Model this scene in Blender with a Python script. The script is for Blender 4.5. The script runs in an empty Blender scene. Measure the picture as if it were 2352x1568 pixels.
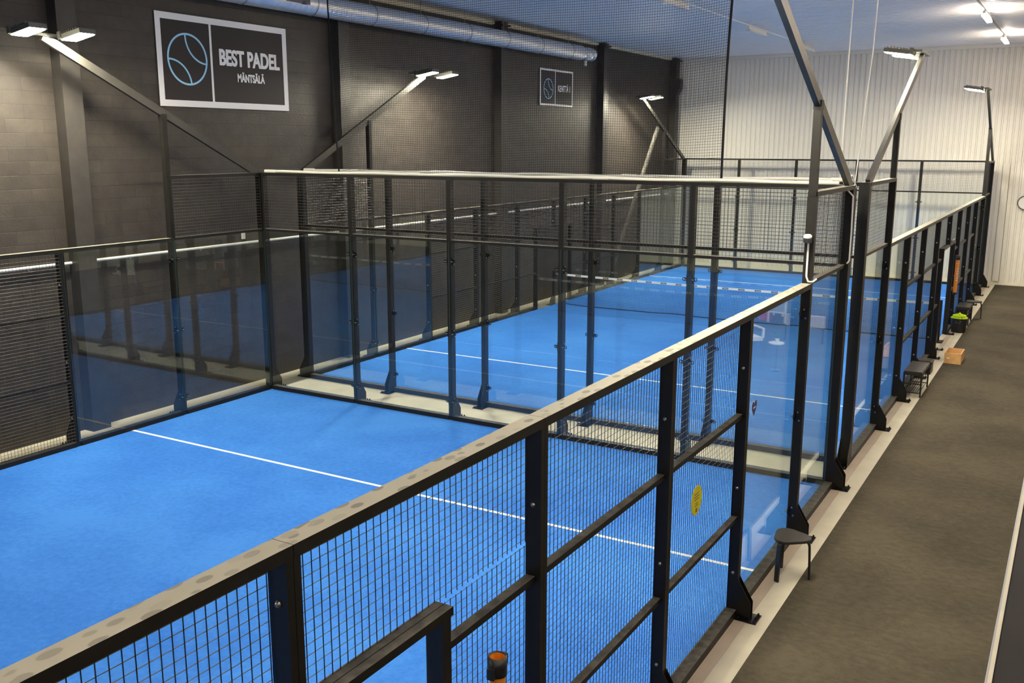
import bpy, math, random
from mathutils import Vector, Matrix
R = random.Random(7)
SC = bpy.context.scene
COL = SC.collection
PI = math.pi
G = 1.105            # gap between the two courts
H3, H4 = 2.96, 3.95  # fence heights
WX = -0.70           # face of the block wall
BY = 21.85           # face of the corrugated back wall
CZ = 7.5             # ceiling

# ------------------------------------------------------------------ mesh builder
class MB:
    def __init__(s): s.v = []; s.f = []; s.m = []; s.sm = []
    def add(s, vs, fs, mi=0, smooth=False):
        o = len(s.v); s.v += [tuple(v) for v in vs]
        for f in fs:
            s.f.append(tuple(i + o for i in f)); s.m.append(mi); s.sm.append(smooth)
    def box(s, x0, x1, y0, y1, z0, z1, mi=0, top=None, M=None):
        vs = [(x0,y0,z0),(x1,y0,z0),(x1,y1,z0),(x0,y1,z0),(x0,y0,z1),(x1,y0,z1),(x1,y1,z1),(x0,y1,z1)]
        if M is not None: vs = [M @ Vector(v) for v in vs]
        fs = [(3,2,1,0),(0,1,5,4),(1,2,6,5),(2,3,7,6),(3,0,4,7)]
        s.add(vs, fs, mi); o = len(s.v) - 8
        s.f.append((o+4,o+5,o+6,o+7)); s.m.append(mi if top is None else top); s.sm.append(False)
    def prism(s, pts, axis, a, b, mi=0):
        # pts: 2D polygon (ccw); extruded along axis from a to b
        n = len(pts)
        def P(p, t):
            if axis == 'x': return (t, p[0], p[1])
            if axis == 'y': return (p[0], t, p[1])
            return (p[0], p[1], t)
        vs = [P(p, a) for p in pts] + [P(p, b) for p in pts]
        fs = [tuple(range(n))[::-1], tuple(range(n, 2*n))] + [(i, (i+1) % n, n+(i+1) % n, n+i) for i in range(n)]
        s.add(vs, fs, mi)
    def bar(s, a, b, w, h, mi=0, up=(0,0,1)):
        # rectangular bar from a to b, w across, h along up
        a, b = Vector(a), Vector(b); d = (b-a).normalized(); u = Vector(up)
        r = d.cross(u).normalized(); u = r.cross(d).normalized()
        vs = []
        for p in (a, b):
            for (i, j) in ((-1,-1),(1,-1),(1,1),(-1,1)): vs.append(p + r*(i*w/2) + u*(j*h/2))
        s.add(vs, [(3,2,1,0),(4,5,6,7),(0,1,5,4),(1,2,6,5),(2,3,7,6),(3,0,4,7)], mi)
    def tube(s, pts, r, n=8, mi=0, smooth=True, caps=True):
        pts = [Vector(p) for p in pts]; rings = []; prev = None
        for i, p in enumerate(pts):
            d = (pts[min(i+1, len(pts)-1)] - pts[max(i-1, 0)]).normalized()
            if prev is None:
                q = Vector((0,0,1)) if abs(d.z) < .9 else Vector((1,0,0))
                u = d.cross(q).normalized()
            else: u = (prev - d*prev.dot(d)).normalized()
            prev = u; w = d.cross(u)
            rr = r[i] if isinstance(r, (list, tuple)) else r
            rings.append([p + (u*math.cos(2*PI*k/n) + w*math.sin(2*PI*k/n))*rr for k in range(n)])
        vs = [v for ring in rings for v in ring]; fs = []
        for i in range(len(pts)-1):
            for k in range(n):
                fs.append((i*n+k, i*n+(k+1) % n, (i+1)*n+(k+1) % n, (i+1)*n+k))
        s.add(vs, fs, mi, smooth)
        if caps:
            m = len(pts)
            s.add(rings[0], [tuple(range(n))[::-1]], mi); s.add(rings[-1], [tuple(range(n))], mi)
    def lathe(s, prof, n=24, mi=0, c=(0,0,0), smooth=True, caps=True):
        vs = []; m = len(prof)
        for (r, z) in prof:
            for k in range(n): vs.append((c[0]+r*math.cos(2*PI*k/n), c[1]+r*math.sin(2*PI*k/n), c[2]+z))
        fs = [(i*n+k, i*n+(k+1) % n, (i+1)*n+(k+1) % n, (i+1)*n+k) for i in range(m-1) for k in range(n)]
        s.add(vs, fs, mi, smooth)
        if caps:
            s.add(vs[:n], [tuple(range(n))[::-1]], mi); s.add(vs[-n:], [tuple(range(n))], mi)
    def ball(s, c, r, mi=0, n=10, m=6, sc=(1,1,1)):
        prof = [(math.sin(PI*i/m)*r, -math.cos(PI*i/m)*r) for i in range(m+1)]
        vs = []
        for (a, z) in prof:
            for k in range(n): vs.append((c[0]+a*math.cos(2*PI*k/n)*sc[0], c[1]+a*math.sin(2*PI*k/n)*sc[1], c[2]+z*sc[2]))
        fs = [(i*n+k, i*n+(k+1) % n, (i+1)*n+(k+1) % n, (i+1)*n+k) for i in range(m) for k in range(n)]
        s.add(vs, fs, mi, True)
    def mesh(s, name, mats):
        me = bpy.data.meshes.new(name); me.from_pydata(s.v, [], s.f)
        for m in (mats if isinstance(mats, (list, tuple)) else [mats]): me.materials.append(m)
        me.polygons.foreach_set('material_index', s.m); me.polygons.foreach_set('use_smooth', s.sm)
        me.validate(); me.update(); return me

def obj(name, mb, mats=None, parent=None, loc=(0,0,0), rz=0.0):
    me = mb.mesh(name, mats) if isinstance(mb, MB) else mb
    o = bpy.data.objects.new(name, me); COL.objects.link(o)
    o.location = loc; o.rotation_euler = (0,0,rz)
    if parent: o.parent = parent
    return o
def tag(o, label, cat, group=None):
    o['label'] = label; o['category'] = cat
    if group: o['group'] = group
    return o
def thing(name, label, cat, loc=(0,0,0), rz=0, group=None):
    o = bpy.data.objects.new(name, None); COL.objects.link(o); o.empty_display_size = .1
    o.location = loc; o.rotation_euler = (0,0,rz); return tag(o, label, cat, group)
def struct(name, mb, mats):
    o = obj(name, mb, mats); o['kind'] = 'structure'; return o

# ------------------------------------------------------------------ materials
def NT(name):
    m = bpy.data.materials.new(name); m.use_nodes = True; nt = m.node_tree
    return m, nt, nt.nodes, nt.links
def plain(name, col, rough=.5, metal=0.0, spec=.5, var=0.0, scale=6.0, bump=0.0, bscale=80.0, col2=None, lo=.35, hi=.65):
    m, nt, N, L = NT(name); b = N['Principled BSDF']
    b.inputs['Base Color'].default_value = (*col, 1); b.inputs['Roughness'].default_value = rough
    b.inputs['Metallic'].default_value = metal; b.inputs['Specular IOR Level'].default_value = spec
    tc = N.new('ShaderNodeTexCoord')
    if var > 0 or col2:
        n = N.new('ShaderNodeTexNoise'); n.inputs['Scale'].default_value = scale; n.inputs['Detail'].default_value = 6
        L.new(tc.outputs['Object'], n.inputs['Vector'])
        r = N.new('ShaderNodeValToRGB'); c2 = col2 or tuple(c*(1-var) for c in col)
        r.color_ramp.elements[0].position = lo; r.color_ramp.elements[1].position = hi
        r.color_ramp.elements[0].color = (*c2, 1); r.color_ramp.elements[1].color = (*col, 1)
        L.new(n.outputs['Fac'], r.inputs['Fac']); L.new(r.outputs['Color'], b.inputs['Base Color'])
    if bump > 0:
        n2 = N.new('ShaderNodeTexNoise'); n2.inputs['Scale'].default_value = bscale; n2.inputs['Detail'].default_value = 4
        L.new(tc.outputs['Object'], n2.inputs['Vector'])
        bp = N.new('ShaderNodeBump'); bp.inputs['Strength'].default_value = bump; bp.inputs['Distance'].default_value = .01
        L.new(n2.outputs['Fac'], bp.inputs['Height']); L.new(bp.outputs['Normal'], b.inputs['Normal'])
    return m
def emit(name, col, st):
    m, nt, N, L = NT(name); N.remove(N['Principled BSDF'])
    e = N.new('ShaderNodeEmission'); e.inputs['Color'].default_value = (*col, 1); e.inputs['Strength'].default_value = st
    L.new(e.outputs[0], N['Material Output'].inputs['Surface']); return m

STEEL = plain('black powder coated steel', (.0115,.0102,.0088), .45, 0, .28, .25, 9, .05, 60)
WIRE = plain('black coated wire', (.016,.016,.018), .33, 0, .6)
WLIT = plain('painted light on wire tops', (.12,.112,.098), .5, 0, .5)  # paler colour imitates lamp light caught along the horizontal wires
CLAMP = plain('black clamp steel', (.02,.02,.022), .25, .6, .5)
ZINC = plain('zinc bolt metal', (.35,.34,.32), .3, .9)
WHITEPVC = plain('white plastic', (.80,.78,.72), .4, 0, .5, .04)
CREAM = plain('cream painted trim', (.76,.72,.60), .5, 0, .4, .06)

def dust_mat():
    # dust settled on rail tops, with darker wiped round spots
    m, nt, N, L = NT('dusty rail top'); b = N['Principled BSDF']; b.inputs['Roughness'].default_value = .75
    tc = N.new('ShaderNodeTexCoord'); geo = N.new('ShaderNodeNewGeometry')
    mp = N.new('ShaderNodeMapping'); mp.inputs['Scale'].default_value = (6.5, 12, 1); L.new(geo.outputs['Position'], mp.inputs['Vector'])
    vo = N.new('ShaderNodeTexVoronoi'); vo.inputs['Scale'].default_value = 1.0; vo.inputs['Randomness'].default_value = 1
    mp.inputs['Scale'].default_value = (19, 10, 1)
    L.new(mp.outputs[0], vo.inputs['Vector'])
    r = N.new('ShaderNodeValToRGB'); E = r.color_ramp.elements
    E[0].position = .40; E[0].color = (1,1,1,1); E[1].position = .47; E[1].color = (0,0,0,1)
    L.new(vo.outputs['Distance'], r.inputs['Fac'])
    # only some of the cells hold a spot, each of its own darkness
    sp = N.new('ShaderNodeSeparateColor'); L.new(vo.outputs['Color'], sp.inputs[0])
    g = N.new('ShaderNodeMapRange'); g.inputs[1].default_value = .15; g.inputs[2].default_value = 1.0; g.inputs[3].default_value = 0; g.inputs[4].default_value = .60
    L.new(sp.outputs[0], g.inputs[0])
    mu = N.new('ShaderNodeMath'); mu.operation = 'MULTIPLY'; L.new(r.outputs['Color'], mu.inputs[0]); L.new(g.outputs[0], mu.inputs[1])
    no = N.new('ShaderNodeTexNoise'); no.inputs['Scale'].default_value = 5; L.new(geo.outputs['Position'], no.inputs['Vector'])
    c = N.new('ShaderNodeMix'); c.data_type = 'RGBA'
    c.inputs[6].default_value = (.285,.265,.215,1); c.inputs[7].default_value = (.225,.21,.168,1); L.new(no.outputs['Fac'], c.inputs[0])
    c2 = N.new('ShaderNodeMix'); c2.data_type = 'RGBA'; L.new(mu.outputs[0], c2.inputs[0])
    L.new(c.outputs[2], c2.inputs[6]); c2.inputs[7].default_value = (.035,.032,.028,1)
    L.new(c2.outputs[2], b.inputs['Base Color']); return m
DUST = dust_mat()
DUST2 = plain('thin dust on rails', (.105,.10,.085), .7, 0, .3, .5, 14)

def glass_mat(name, tint, edge=False):
    m, nt, N, L = NT(name); N.remove(N['Principled BSDF'])
    t = N.new('ShaderNodeBsdfTransparent'); t.inputs['Color'].default_value = (*tint, 1)
    g = N.new('ShaderNodeBsdfGlossy'); g.inputs['Roughness'].default_value = 0.0; g.inputs['Color'].default_value = (.95,1,.97,1)
    geo = N.new('ShaderNodeNewGeometry')
    no = N.new('ShaderNodeTexNoise'); no.inputs['Scale'].default_value = 1.3; no.inputs['Detail'].default_value = 0
    L.new(geo.outputs['Position'], no.inputs['Vector'])
    bp = N.new('ShaderNodeBump'); bp.inputs['Strength'].default_value = .05; bp.inputs['Distance'].default_value = .02
    L.new(no.outputs['Fac'], bp.inputs['Height']); L.new(bp.outputs['Normal'], g.inputs['Normal'])
    d = N.new('ShaderNodeVectorMath'); d.operation = 'DOT_PRODUCT'; L.new(geo.outputs['Normal'], d.inputs[0]); L.new(geo.outputs['Incoming'], d.inputs[1])
    a = N.new('ShaderNodeMath'); a.operation = 'ABSOLUTE'; L.new(d.outputs['Value'], a.inputs[0])
    s = N.new('ShaderNodeMath'); s.operation = 'SUBTRACT'; s.inputs[0].default_value = 1; L.new(a.outputs[0], s.inputs[1])
    p = N.new('ShaderNodeMath'); p.operation = 'POWER'; L.new(s.outputs[0], p.inputs[0]); p.inputs[1].default_value = 5
    q = N.new('ShaderNodeMath'); q.operation = 'MULTIPLY_ADD'; L.new(p.outputs[0], q.inputs[0]); q.inputs[1].default_value = .94; q.inputs[2].default_value = .048
    mx = N.new('ShaderNodeMixShader'); L.new(q.outputs[0], mx.inputs[0]); L.new(t.outputs[0], mx.inputs[1]); L.new(g.outputs[0], mx.inputs[2])
    L.new(mx.outputs[0], N['Material Output'].inputs['Surface']); return m
GLASS = glass_mat('toughened glass', (.982,.993,.984))
GEDGE = plain('glass edge', (.07,.11,.095), .2, 0, .6)

def turf_mat():
    m, nt, N, L = NT('blue artificial turf'); b = N['Principled BSDF']; b.inputs['Roughness'].default_value = .9
    b.inputs['Specular IOR Level'].default_value = .15
    geo = N.new('ShaderNodeNewGeometry')
    n1 = N.new('ShaderNodeTexNoise'); n1.inputs['Scale'].default_value = .45; n1.inputs['Detail'].default_value = 5; n1.inputs['Roughness'].default_value = .6
    n2 = N.new('ShaderNodeTexNoise'); n2.inputs['Scale'].default_value = 14; n2.inputs['Detail'].default_value = 8; n2.inputs['Roughness'].default_value = .75
    L.new(geo.outputs['Position'], n1.inputs['Vector']); L.new(geo.outputs['Position'], n2.inputs['Vector'])
    mx = N.new('ShaderNodeMath'); mx.operation = 'MULTIPLY_ADD'; mx.inputs[1].default_value = .45; L.new(n2.outputs['Fac'], mx.inputs[0])
    m2 = N.new('ShaderNodeMath'); m2.operation = 'MULTIPLY'; m2.inputs[1].default_value = .55; L.new(n1.outputs['Fac'], m2.inputs[0]); L.new(m2.outputs[0], mx.inputs[2])
    r = N.new('ShaderNodeValToRGB'); E = r.color_ramp.elements
    E[0].position = .42; E[0].color = (.030,.155,.56,1); E[1].position = .58; E[1].color = (.050,.220,.68,1)
    L.new(mx.outputs[0], r.inputs['Fac']); L.new(r.outputs['Color'], b.inputs['Base Color'])
    bp = N.new('ShaderNodeBump'); bp.inputs['Strength'].default_value = .25; bp.inputs['Distance'].default_value = .01
    n3 = N.new('ShaderNodeTexNoise'); n3.inputs['Scale'].default_value = 120; L.new(geo.outputs['Position'], n3.inputs['Vector'])
    L.new(n3.outputs['Fac'], bp.inputs['Height']); L.new(bp.outputs['Normal'], b.inputs['Normal']); return m
TURF = turf_mat()
LINE = plain('white court line', (.86,.86,.84), .9, 0, .1, .05, 20)

def block_mat():
    m, nt, N, L = NT('dark painted block wall'); b = N['Principled BSDF']; b.inputs['Roughness'].default_value = .55
    b.inputs['Specular IOR Level'].default_value = .45
    geo = N.new('ShaderNodeNewGeometry'); sp = N.new('ShaderNodeSeparateXYZ'); L.new(geo.outputs['Position'], sp.inputs[0])
    cb = N.new('ShaderNodeCombineXYZ'); L.new(sp.outputs['Y'], cb.inputs['X']); L.new(sp.outputs['Z'], cb.inputs['Y'])
    wn = N.new('ShaderNodeTexNoise'); wn.inputs['Scale'].default_value = 2.2; wn.inputs['Detail'].default_value = 3; L.new(cb.outputs[0], wn.inputs['Vector'])
    wv = N.new('ShaderNodeVectorMath'); wv.operation = 'SCALE'; wv.inputs['Scale'].default_value = .012; L.new(wn.outputs['Color'], wv.inputs[0])
    av = N.new('ShaderNodeVectorMath'); av.operation = 'ADD'; L.new(cb.outputs[0], av.inputs[0]); L.new(wv.outputs[0], av.inputs[1])
    br = N.new('ShaderNodeTexBrick'); br.inputs['Scale'].default_value = 1; br.inputs['Brick Width'].default_value = .6; br.inputs['Row Height'].default_value = .2
    br.inputs['Mortar Size'].default_value = .006; br.inputs['Mortar Smooth'].default_value = .4
    br.inputs['Color1'].default_value = (.0295,.0243,.0203,1); br.inputs['Color2'].default_value = (.0395,.0325,.0270,1); br.inputs['Mortar'].default_value = (.021,.0182,.0158,1)
    L.new(av.outputs[0], br.inputs['Vector'])
    n = N.new('ShaderNodeTexNoise'); n.inputs['Scale'].default_value = 3.5; n.inputs['Detail'].default_value = 9; n.inputs['Roughness'].default_value = .65; L.new(cb.outputs[0], n.inputs['Vector'])
    r = N.new('ShaderNodeMapRange'); r.inputs[1].default_value = .3; r.inputs[2].default_value = .7; r.inputs[3].default_value = .75; r.inputs[4].default_value = 1.25; L.new(n.outputs['Fac'], r.inputs[0])
    ml = N.new('ShaderNodeVectorMath'); ml.operation = 'SCALE'; L.new(br.outputs['Color'], ml.inputs[0]); L.new(r.outputs[0], ml.inputs['Scale'])
    L.new(ml.outputs[0], b.inputs['Base Color'])
    n2 = N.new('ShaderNodeTexNoise'); n2.inputs['Scale'].default_value = 28; n2.inputs['Detail'].default_value = 6; L.new(cb.outputs[0], n2.inputs['Vector'])
    h = N.new('ShaderNodeMath'); h.operation = 'MULTIPLY_ADD'; h.inputs[1].default_value = -1.6; L.new(br.outputs['Fac'], h.inputs[0]); L.new(n2.outputs['Fac'], h.inputs[2])
    bp = N.new('ShaderNodeBump'); bp.inputs['Strength'].default_value = .4; bp.inputs['Distance'].default_value = .012
    L.new(h.outputs[0], bp.inputs['Height']); L.new(bp.outputs['Normal'], b.inputs['Normal']); return m
BLOCK = block_mat()
COLM = plain('dark painted column', (.032,.028,.025), .5, 0, .5, .3, 5, .1, 30)
CORR = plain('white corrugated sheet', (.74,.715,.645), .42, 0, .5, .03, 2)
CEIL = plain('white corrugated roof sheet', (.96,.91,.87), .55, 0, .5, .03, 2)
FLOOR = plain('cream screed floor', (.62,.58,.46), .5, 0, .4, .14, 2.5, .04, 40)
FLOOR2 = plain('pale pinkish screed strip', (.46,.39,.31), .55, 0, .4, .10, 3, .04, 40)
def carpet_mat():
    m, nt, N, L = NT('dark brown walkway carpet'); b = N['Principled BSDF']; b.inputs['Roughness'].default_value = .95; b.inputs['Specular IOR Level'].default_value = .1
    geo = N.new('ShaderNodeNewGeometry')
    mp = N.new('ShaderNodeMapping'); mp.inputs['Scale'].default_value = (2.4, 3.4, 1); L.new(geo.outputs['Position'], mp.inputs['Vector'])
    n1 = N.new('ShaderNodeTexNoise'); n1.inputs['Scale'].default_value = 4; n1.inputs['Detail'].default_value = 9; n1.inputs['Roughness'].default_value = .72; L.new(mp.outputs[0], n1.inputs['Vector'])
    n2 = N.new('ShaderNodeTexNoise'); n2.inputs['Scale'].default_value = .8; n2.inputs['Detail'].default_value = 3; L.new(geo.outputs['Position'], n2.inputs['Vector'])
    a = N.new('ShaderNodeMath'); a.operation = 'ADD'; L.new(n1.outputs['Fac'], a.inputs[0]); L.new(n2.outputs['Fac'], a.inputs[1])
    r = N.new('ShaderNodeValToRGB'); E = r.color_ramp.elements
    E[0].position = .38; E[0].color = (.042,.0365,.0265,1); E[1].position = .62; E[1].color = (.078,.067,.048,1)
    h = N.new('ShaderNodeMath'); h.operation = 'MULTIPLY'; h.inputs[1].default_value = .5; L.new(a.outputs[0], h.inputs[0])
    L.new(h.outputs[0], r.inputs['Fac']); L.new(r.outputs['Color'], b.inputs['Base Color']); return m
CARPET = carpet_mat()
GALV = plain('galvanised duct', (.70,.71,.73), .36, .65, .5, .12, 10)
DUST3 = plain('dust on the far rails', (.36,.34,.28), .7, 0, .3, .3, 10)
ARM = plain('grey steel arm', (.040,.038,.033), .35, .2, .5, .2, 6)
TRIMC = plain('worn cream edge', (.46,.43,.34), .5, 0, .4, .1)
SIGNBK = plain('dark sign board', (.026,.021,.021), .6, 0, .3)
SIGNW = plain('white sign print', (.78,.77,.78), .5)
SIGNB = plain('light blue sign print', (.30,.60,.86), .5)
LAMPHOUS = plain('grey green lamp housing', (.10,.10,.085), .45, .3)
LAMPON = emit('lit floodlight lens', (1.0,.925,.71), 310)
TUBEON = emit('lit tube cover', (1.0,.84,.66), 38)
TUBEOFF = plain('unlit tube cover', (.70,.70,.66), .3)
ORANGE = plain('orange plastic tube', (.85,.28,.02), .35, 0, .5)
TAPE = plain('white net tape', (.85,.84,.80), .7)
TAPEB = plain('black net tape label', (.03,.03,.035), .6)
NETM = plain('black net cord', (.012,.012,.015), .8, 0, .2)
BLACKP = plain('black plastic', (.014,.014,.016), .4)
SEAT = plain('worn black seat', (.034,.031,.028), .5, 0, .4, .2, 8)
WOOD = plain('light plywood', (.62,.36,.15), .5, 0, .4, .2, 7)
BALLM = plain('yellow felt', (.62,.85,.03), .9, 0, .1, .1, 30)
BUCKET = plain('dark grey bucket plastic', (.05,.055,.06), .45)
YELLOW = plain('yellow sticker', (.72,.68,.03), .5)
NAVY = plain('navy sticker', (.02,.04,.20), .6)
RED = plain('red plastic', (.75,.03,.03), .4)
PLUM = plain('dark mezzanine floor', (.010,.008,.0105), .7, 0, .15, .4, 3)
WHITEF = plain('white furniture', (.78,.76,.74), .45)
LEAF = plain('green leaf', (.06,.16,.03), .5, 0, .4, .4, 12)

# ------------------------------------------------------------------ camera
CX, CY, CZc, yaw, pit, rol, f = 12.54356, -12.50155, 4.44969, -.53331, -.20386, .00092, 2194.502
fw = Vector((math.sin(yaw)*math.cos(pit), math.cos(yaw)*math.cos(pit), math.sin(pit)))
rt = Vector((math.cos(yaw), -math.sin(yaw), 0)); up = rt.cross(fw)
r2 = math.cos(rol)*rt + math.sin(rol)*up; u2 = -math.sin(rol)*rt + math.cos(rol)*up
cd = bpy.data.cameras.new('camera'); cam = bpy.data.objects.new('camera', cd); COL.objects.link(cam)
cd.sensor_width = 36; cd.lens = f/2352*36; cd.clip_end = 200; cd.clip_start = .05
M = Matrix((r2, u2, -fw)).transposed().to_4x4(); M.translation = Vector((CX, CY, CZc)); cam.matrix_world = M
SC.camera = cam

# ------------------------------------------------------------------ room shell
RX, FY = 18.0, -24.0
m = MB(); m.box(WX-.3, RX, FY, BY+.3, -.2, -.02); m.box(WX, 10.42, FY, BY, -.02, 0.0); struct('floor', m, FLOOR)
m = MB(); m.box(10.42, RX, FY, BY, -.019, .006); struct('floor_carpet', m, CARPET)
m = MB(); m.box(10.105, 10.215, FY, BY, .0, .003); struct('floor_strip', m, FLOOR2)
m = MB(); m.box(WX-.3, WX, FY, BY+.3, 0, 7.39); struct('wall_left', m, BLOCK)
m = MB(); m.box(WX-.3, WX-.02, FY, BY, 7.391, CZ); m.box(WX-.02, WX+.03, FY, BY, 7.41, 7.46); struct('trim_1', m, CREAM)
def corr(y_or_x, a, b, z0, z1, pitch, depth, axis, flip=1, duty=(.62,.08,.22,.08)):
    # trapezoid sheet; ribs run along z (axis 'z': wall) ; returns MB
    prof = []; t = a
    while t < b:
        x = t
        prof.append((x, 0)); x += pitch*duty[0]; prof.append((x, 0)); x += pitch*duty[1]; prof.append((x, depth)); x += pitch*duty[2]; prof.append((x, depth))
        t += pitch
    prof.append((b, 0)); return prof
m = MB(); pr = corr(0, WX, RX, 0, CZ, .17, .022, 'z')
vs = [(x, BY+d*1.35, .12) for x, d in pr] + [(x, BY+d*1.35, CZ) for x, d in pr]; n = len(pr)
m.add(vs, [(i, i+1, n+i+1, n+i) for i in range(n-1)]); m.box(WX, RX, BY+.035, BY+.2, 0, CZ); struct('wall_back', m, CORR)
m = MB(); m.box(WX, RX, BY-.012, BY+.03, 0, .12); struct('baseboard_back', m, CREAM)
m = MB(); m.box(WX, RX, BY-.06, BY+.03, CZ-.11, CZ); struct('trim_2', m, CORR)
m = MB(); pr = corr(0, FY, BY, 0, 0, .235, .04, 'x'); n = len(pr)
vs = [(WX-.3, y, CZ+d) for y, d in pr] + [(RX, y, CZ+d) for y, d in pr]
m.add(vs, [(i, n+i, n+i+1, i+1) for i in range(n-1)]); m.box(WX-.3, RX, FY, BY+.3, CZ+.06, CZ+.2); struct('ceiling', m, CEIL)
m = MB(); pr = corr(0, FY, BY, 0, CZ, .17, .022, 'z'); n = len(pr)
m.add([(RX+d, y, 0) for y, d in pr] + [(RX+d, y, CZ) for y, d in pr], [(i, i+1, n+i+1, n+i) for i in range(n-1)]); m.box(RX+.03, RX+.2, FY, BY+.3, 0, CZ); struct('wall_right', m, CORR)
m = MB(); m.box(WX-.3, RX+.2, FY-.2, FY, 0, CZ+.2); struct('wall_front', m, CORR)
# wall columns
for i, y in enumerate((-21.6, -15.5, -9.4, -3.4, 2.78, 9.02, 15.1, 21.2)):
    m = MB(); m.box(WX, -.48, y, y+.32, 0, 7.47)
    m.box(WX, -.40, y-.02, y+.34, 7.36, 7.40)
    if i == 7: m.prism([(-.48,6.15),(-.34,6.45),(-.34,6.75),(-.48,6.75)], 'y', y+.02, y+.30)
    struct('trim_%d' % (i+3), m, COLM)
# white pipe along the block wall, broken at the columns
PIPES = [(-9.08, -3.4, 'white pipe along the block wall, left of the leftmost column in view'),
         (-3.08, 2.78, 'white pipe along the block wall, running under the large sign'),
         (3.10, 9.02, 'white pipe along the block wall, right of the column beside the large sign'),
         (9.34, 15.1, 'white pipe along the block wall, running under the small sign'),
         (15.42, 21.2, 'white pipe along the block wall, nearest the corrugated back wall')]
for a, b, l in PIPES:
    m = MB(); m.tube([(WX+.045, a, 2.66), (WX+.045, b, 2.66)], .024, 10)
    o = obj('wall_pipe', m, WHITEPVC); tag(o, l, 'pipe', 'white pipes on the block wall')
    for q in range(4):
        m = MB(); y = a + (b-a)*(q+.5)/4; m.box(WX, WX+.06, y-.015, y+.015, 2.615, 2.64)
        obj('pipe_bracket', m, ZINC, o)
# white paper-sized plate under the sign
m = MB(); m.box(WX, WX+.03, .13, .20, 2.73, 2.86); tag(obj('wall_switch', m, WHITEPVC), 'small white box on the block wall just above the white pipe', 'switch box')

# mezzanine the photographer stands on
m = MB(); m.box(12.4581, RX, FY, -4.2, 2.55, 2.80); struct('floor_mezzanine', m, PLUM)
m = MB(); m.box(12.445, 12.458, FY, -4.2, 2.50, 2.806); struct('trim_11', m, TRIMC)
m = MB(); m.box(12.437, 12.4449, FY, -4.2, 2.5, 2.78); struct('trim_12', m, plain('grey fascia', (.32,.34,.38), .5))

# ------------------------------------------------------------------ courts: turf
for y0, who in ((-20.0, 'near court, blue artificial turf in the foreground'), (G, 'far court, blue artificial turf beyond the gap')):
    m = MB(); m.box(.0, 10.0, y0, y0+20, .001, .010)
    t = obj('court_turf', m, TURF); tag(t, who, 'court', 'blue padel court surfaces')
    for q in (3.05, 16.95):
        m = MB(); m.box(.0, 10, y0+q-.025, y0+q+.025, .009, .0125); obj('court_line', m, LINE, t)

# ------------------------------------------------------------------ fence meshes (shared)
def wires(m, x0, x1, z0, z1, r=.0017, step=.05, yv=.004, yh=.0):
    n = int((x1-x0)/step); off = ((x1-x0)-n*step)/2
    for i in range(n+1):
        x = x0+off+i*step; m.box(x-r, x+r, yv-r, yv+r, z0, z1)
    n = int((z1-z0)/step); off = ((z1-z0)-n*step)/2
    for i in range(n+1):
        z = z0+off+i*step; q = r*1.35
        vs = [(x, yh+a, z+b) for x in (x0, x1) for a, b in ((-q,0),(0,-q),(q,0),(0,q))]
        m.add(vs, [(0,1,5,4),(1,2,6,5)], 0); m.add(vs, [(2,3,7,6),(3,0,4,7)], 1)  # upper faces get the paler colour with the lamp light painted in
def mk(fn, name, mats):
    m = MB(); fn(m); return m.mesh(name, mats)
E1, E2 = .042, 1.958
def _pane(m):
    a, b, c, d, e, f_ = .004, 1.996, -.012, 0, .0805, 2.92
    vs = [(a,c,e),(b,c,e),(b,d,e),(a,d,e),(a,c,f_),(b,c,f_),(b,d,f_),(a,d,f_)]
    m.add(vs, [(0,1,5,4),(2,3,7,6)], 0); m.add(vs, [(1,2,6,5),(3,0,4,7),(4,5,6,7),(3,2,1,0)], 1)
me_pane = mk(_pane, 'pane', [GLASS, GEDGE])
def _baserail(m): m.box(E1, E2, -.012, .10, .0, .08, 0, 1)
me_base = mk(_baserail, 'base_rail', [STEEL, DUST2])
me_base_low = mk(lambda m: m.box(E1, .95, -.012, .10, 0, .08, 0, 1), 'base_rail', [STEEL, DUST2])
me_base_low2 = mk(lambda m: m.box(1.05, E2, -.012, .10, 0, .08, 0, 1), 'base_rail', [STEEL, DUST2])
me_top = mk(lambda m: m.box(.0015, 1.9985, -.006, .104, 2.905, H3, 0, 1), 'top_rail', [STEEL, DUST])
me_top4 = mk(lambda m: m.box(.0015, 1.9985, -.006, .104, 3.90, H4, 0, 1), 'top_rail', [STEEL, DUST3])
me_sill = mk(lambda m: m.box(E1, E2, -.014, .06, 2.925, 2.965, 0, 1), 'bottom_rail', [STEEL, DUST3])
me_wires = mk(lambda m: wires(m, E1, E2, .08, 2.905), 'wire_mesh', [WIRE, WLIT])
me_wiresU = mk(lambda m: wires(m, E1, E2, 2.965, 3.90), 'wire_mesh', [WIRE, WLIT])
me_wiresA = mk(lambda m: (wires(m, E1, E2, 2.22, 2.905), wires(m, E1, .93, .08, 2.2)), 'wire_mesh', [WIRE, WLIT])
me_wiresB = mk(lambda m: (wires(m, E1, E2, 2.22, 2.905), wires(m, 1.07, E2, .08, 2.2)), 'wire_mesh', [WIRE, WLIT])
def midrail(z, a, b): return mk(lambda m: m.box(a, b, .006, .066, z-.02, z+.02, 0, 1), 'middle_rail', [STEEL, DUST2])
me_mid = [midrail(1.0, E1, E2), midrail(2.0, E1, E2)]
me_midA = [midrail(1.0, E1, .93), midrail(2.0, E1, .93)]
me_midB = [midrail(1.0, 1.07, E2), midrail(2.0, 1.07, E2)]
me_headA = mk(lambda m: (m.box(.93, E2, -.006, .048, 2.19, 2.235, 0, 1), m.box(.93, E2, .052, .104, 2.19, 2.235, 0, 1)), 'door_header', [STEEL, DUST2])
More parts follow.
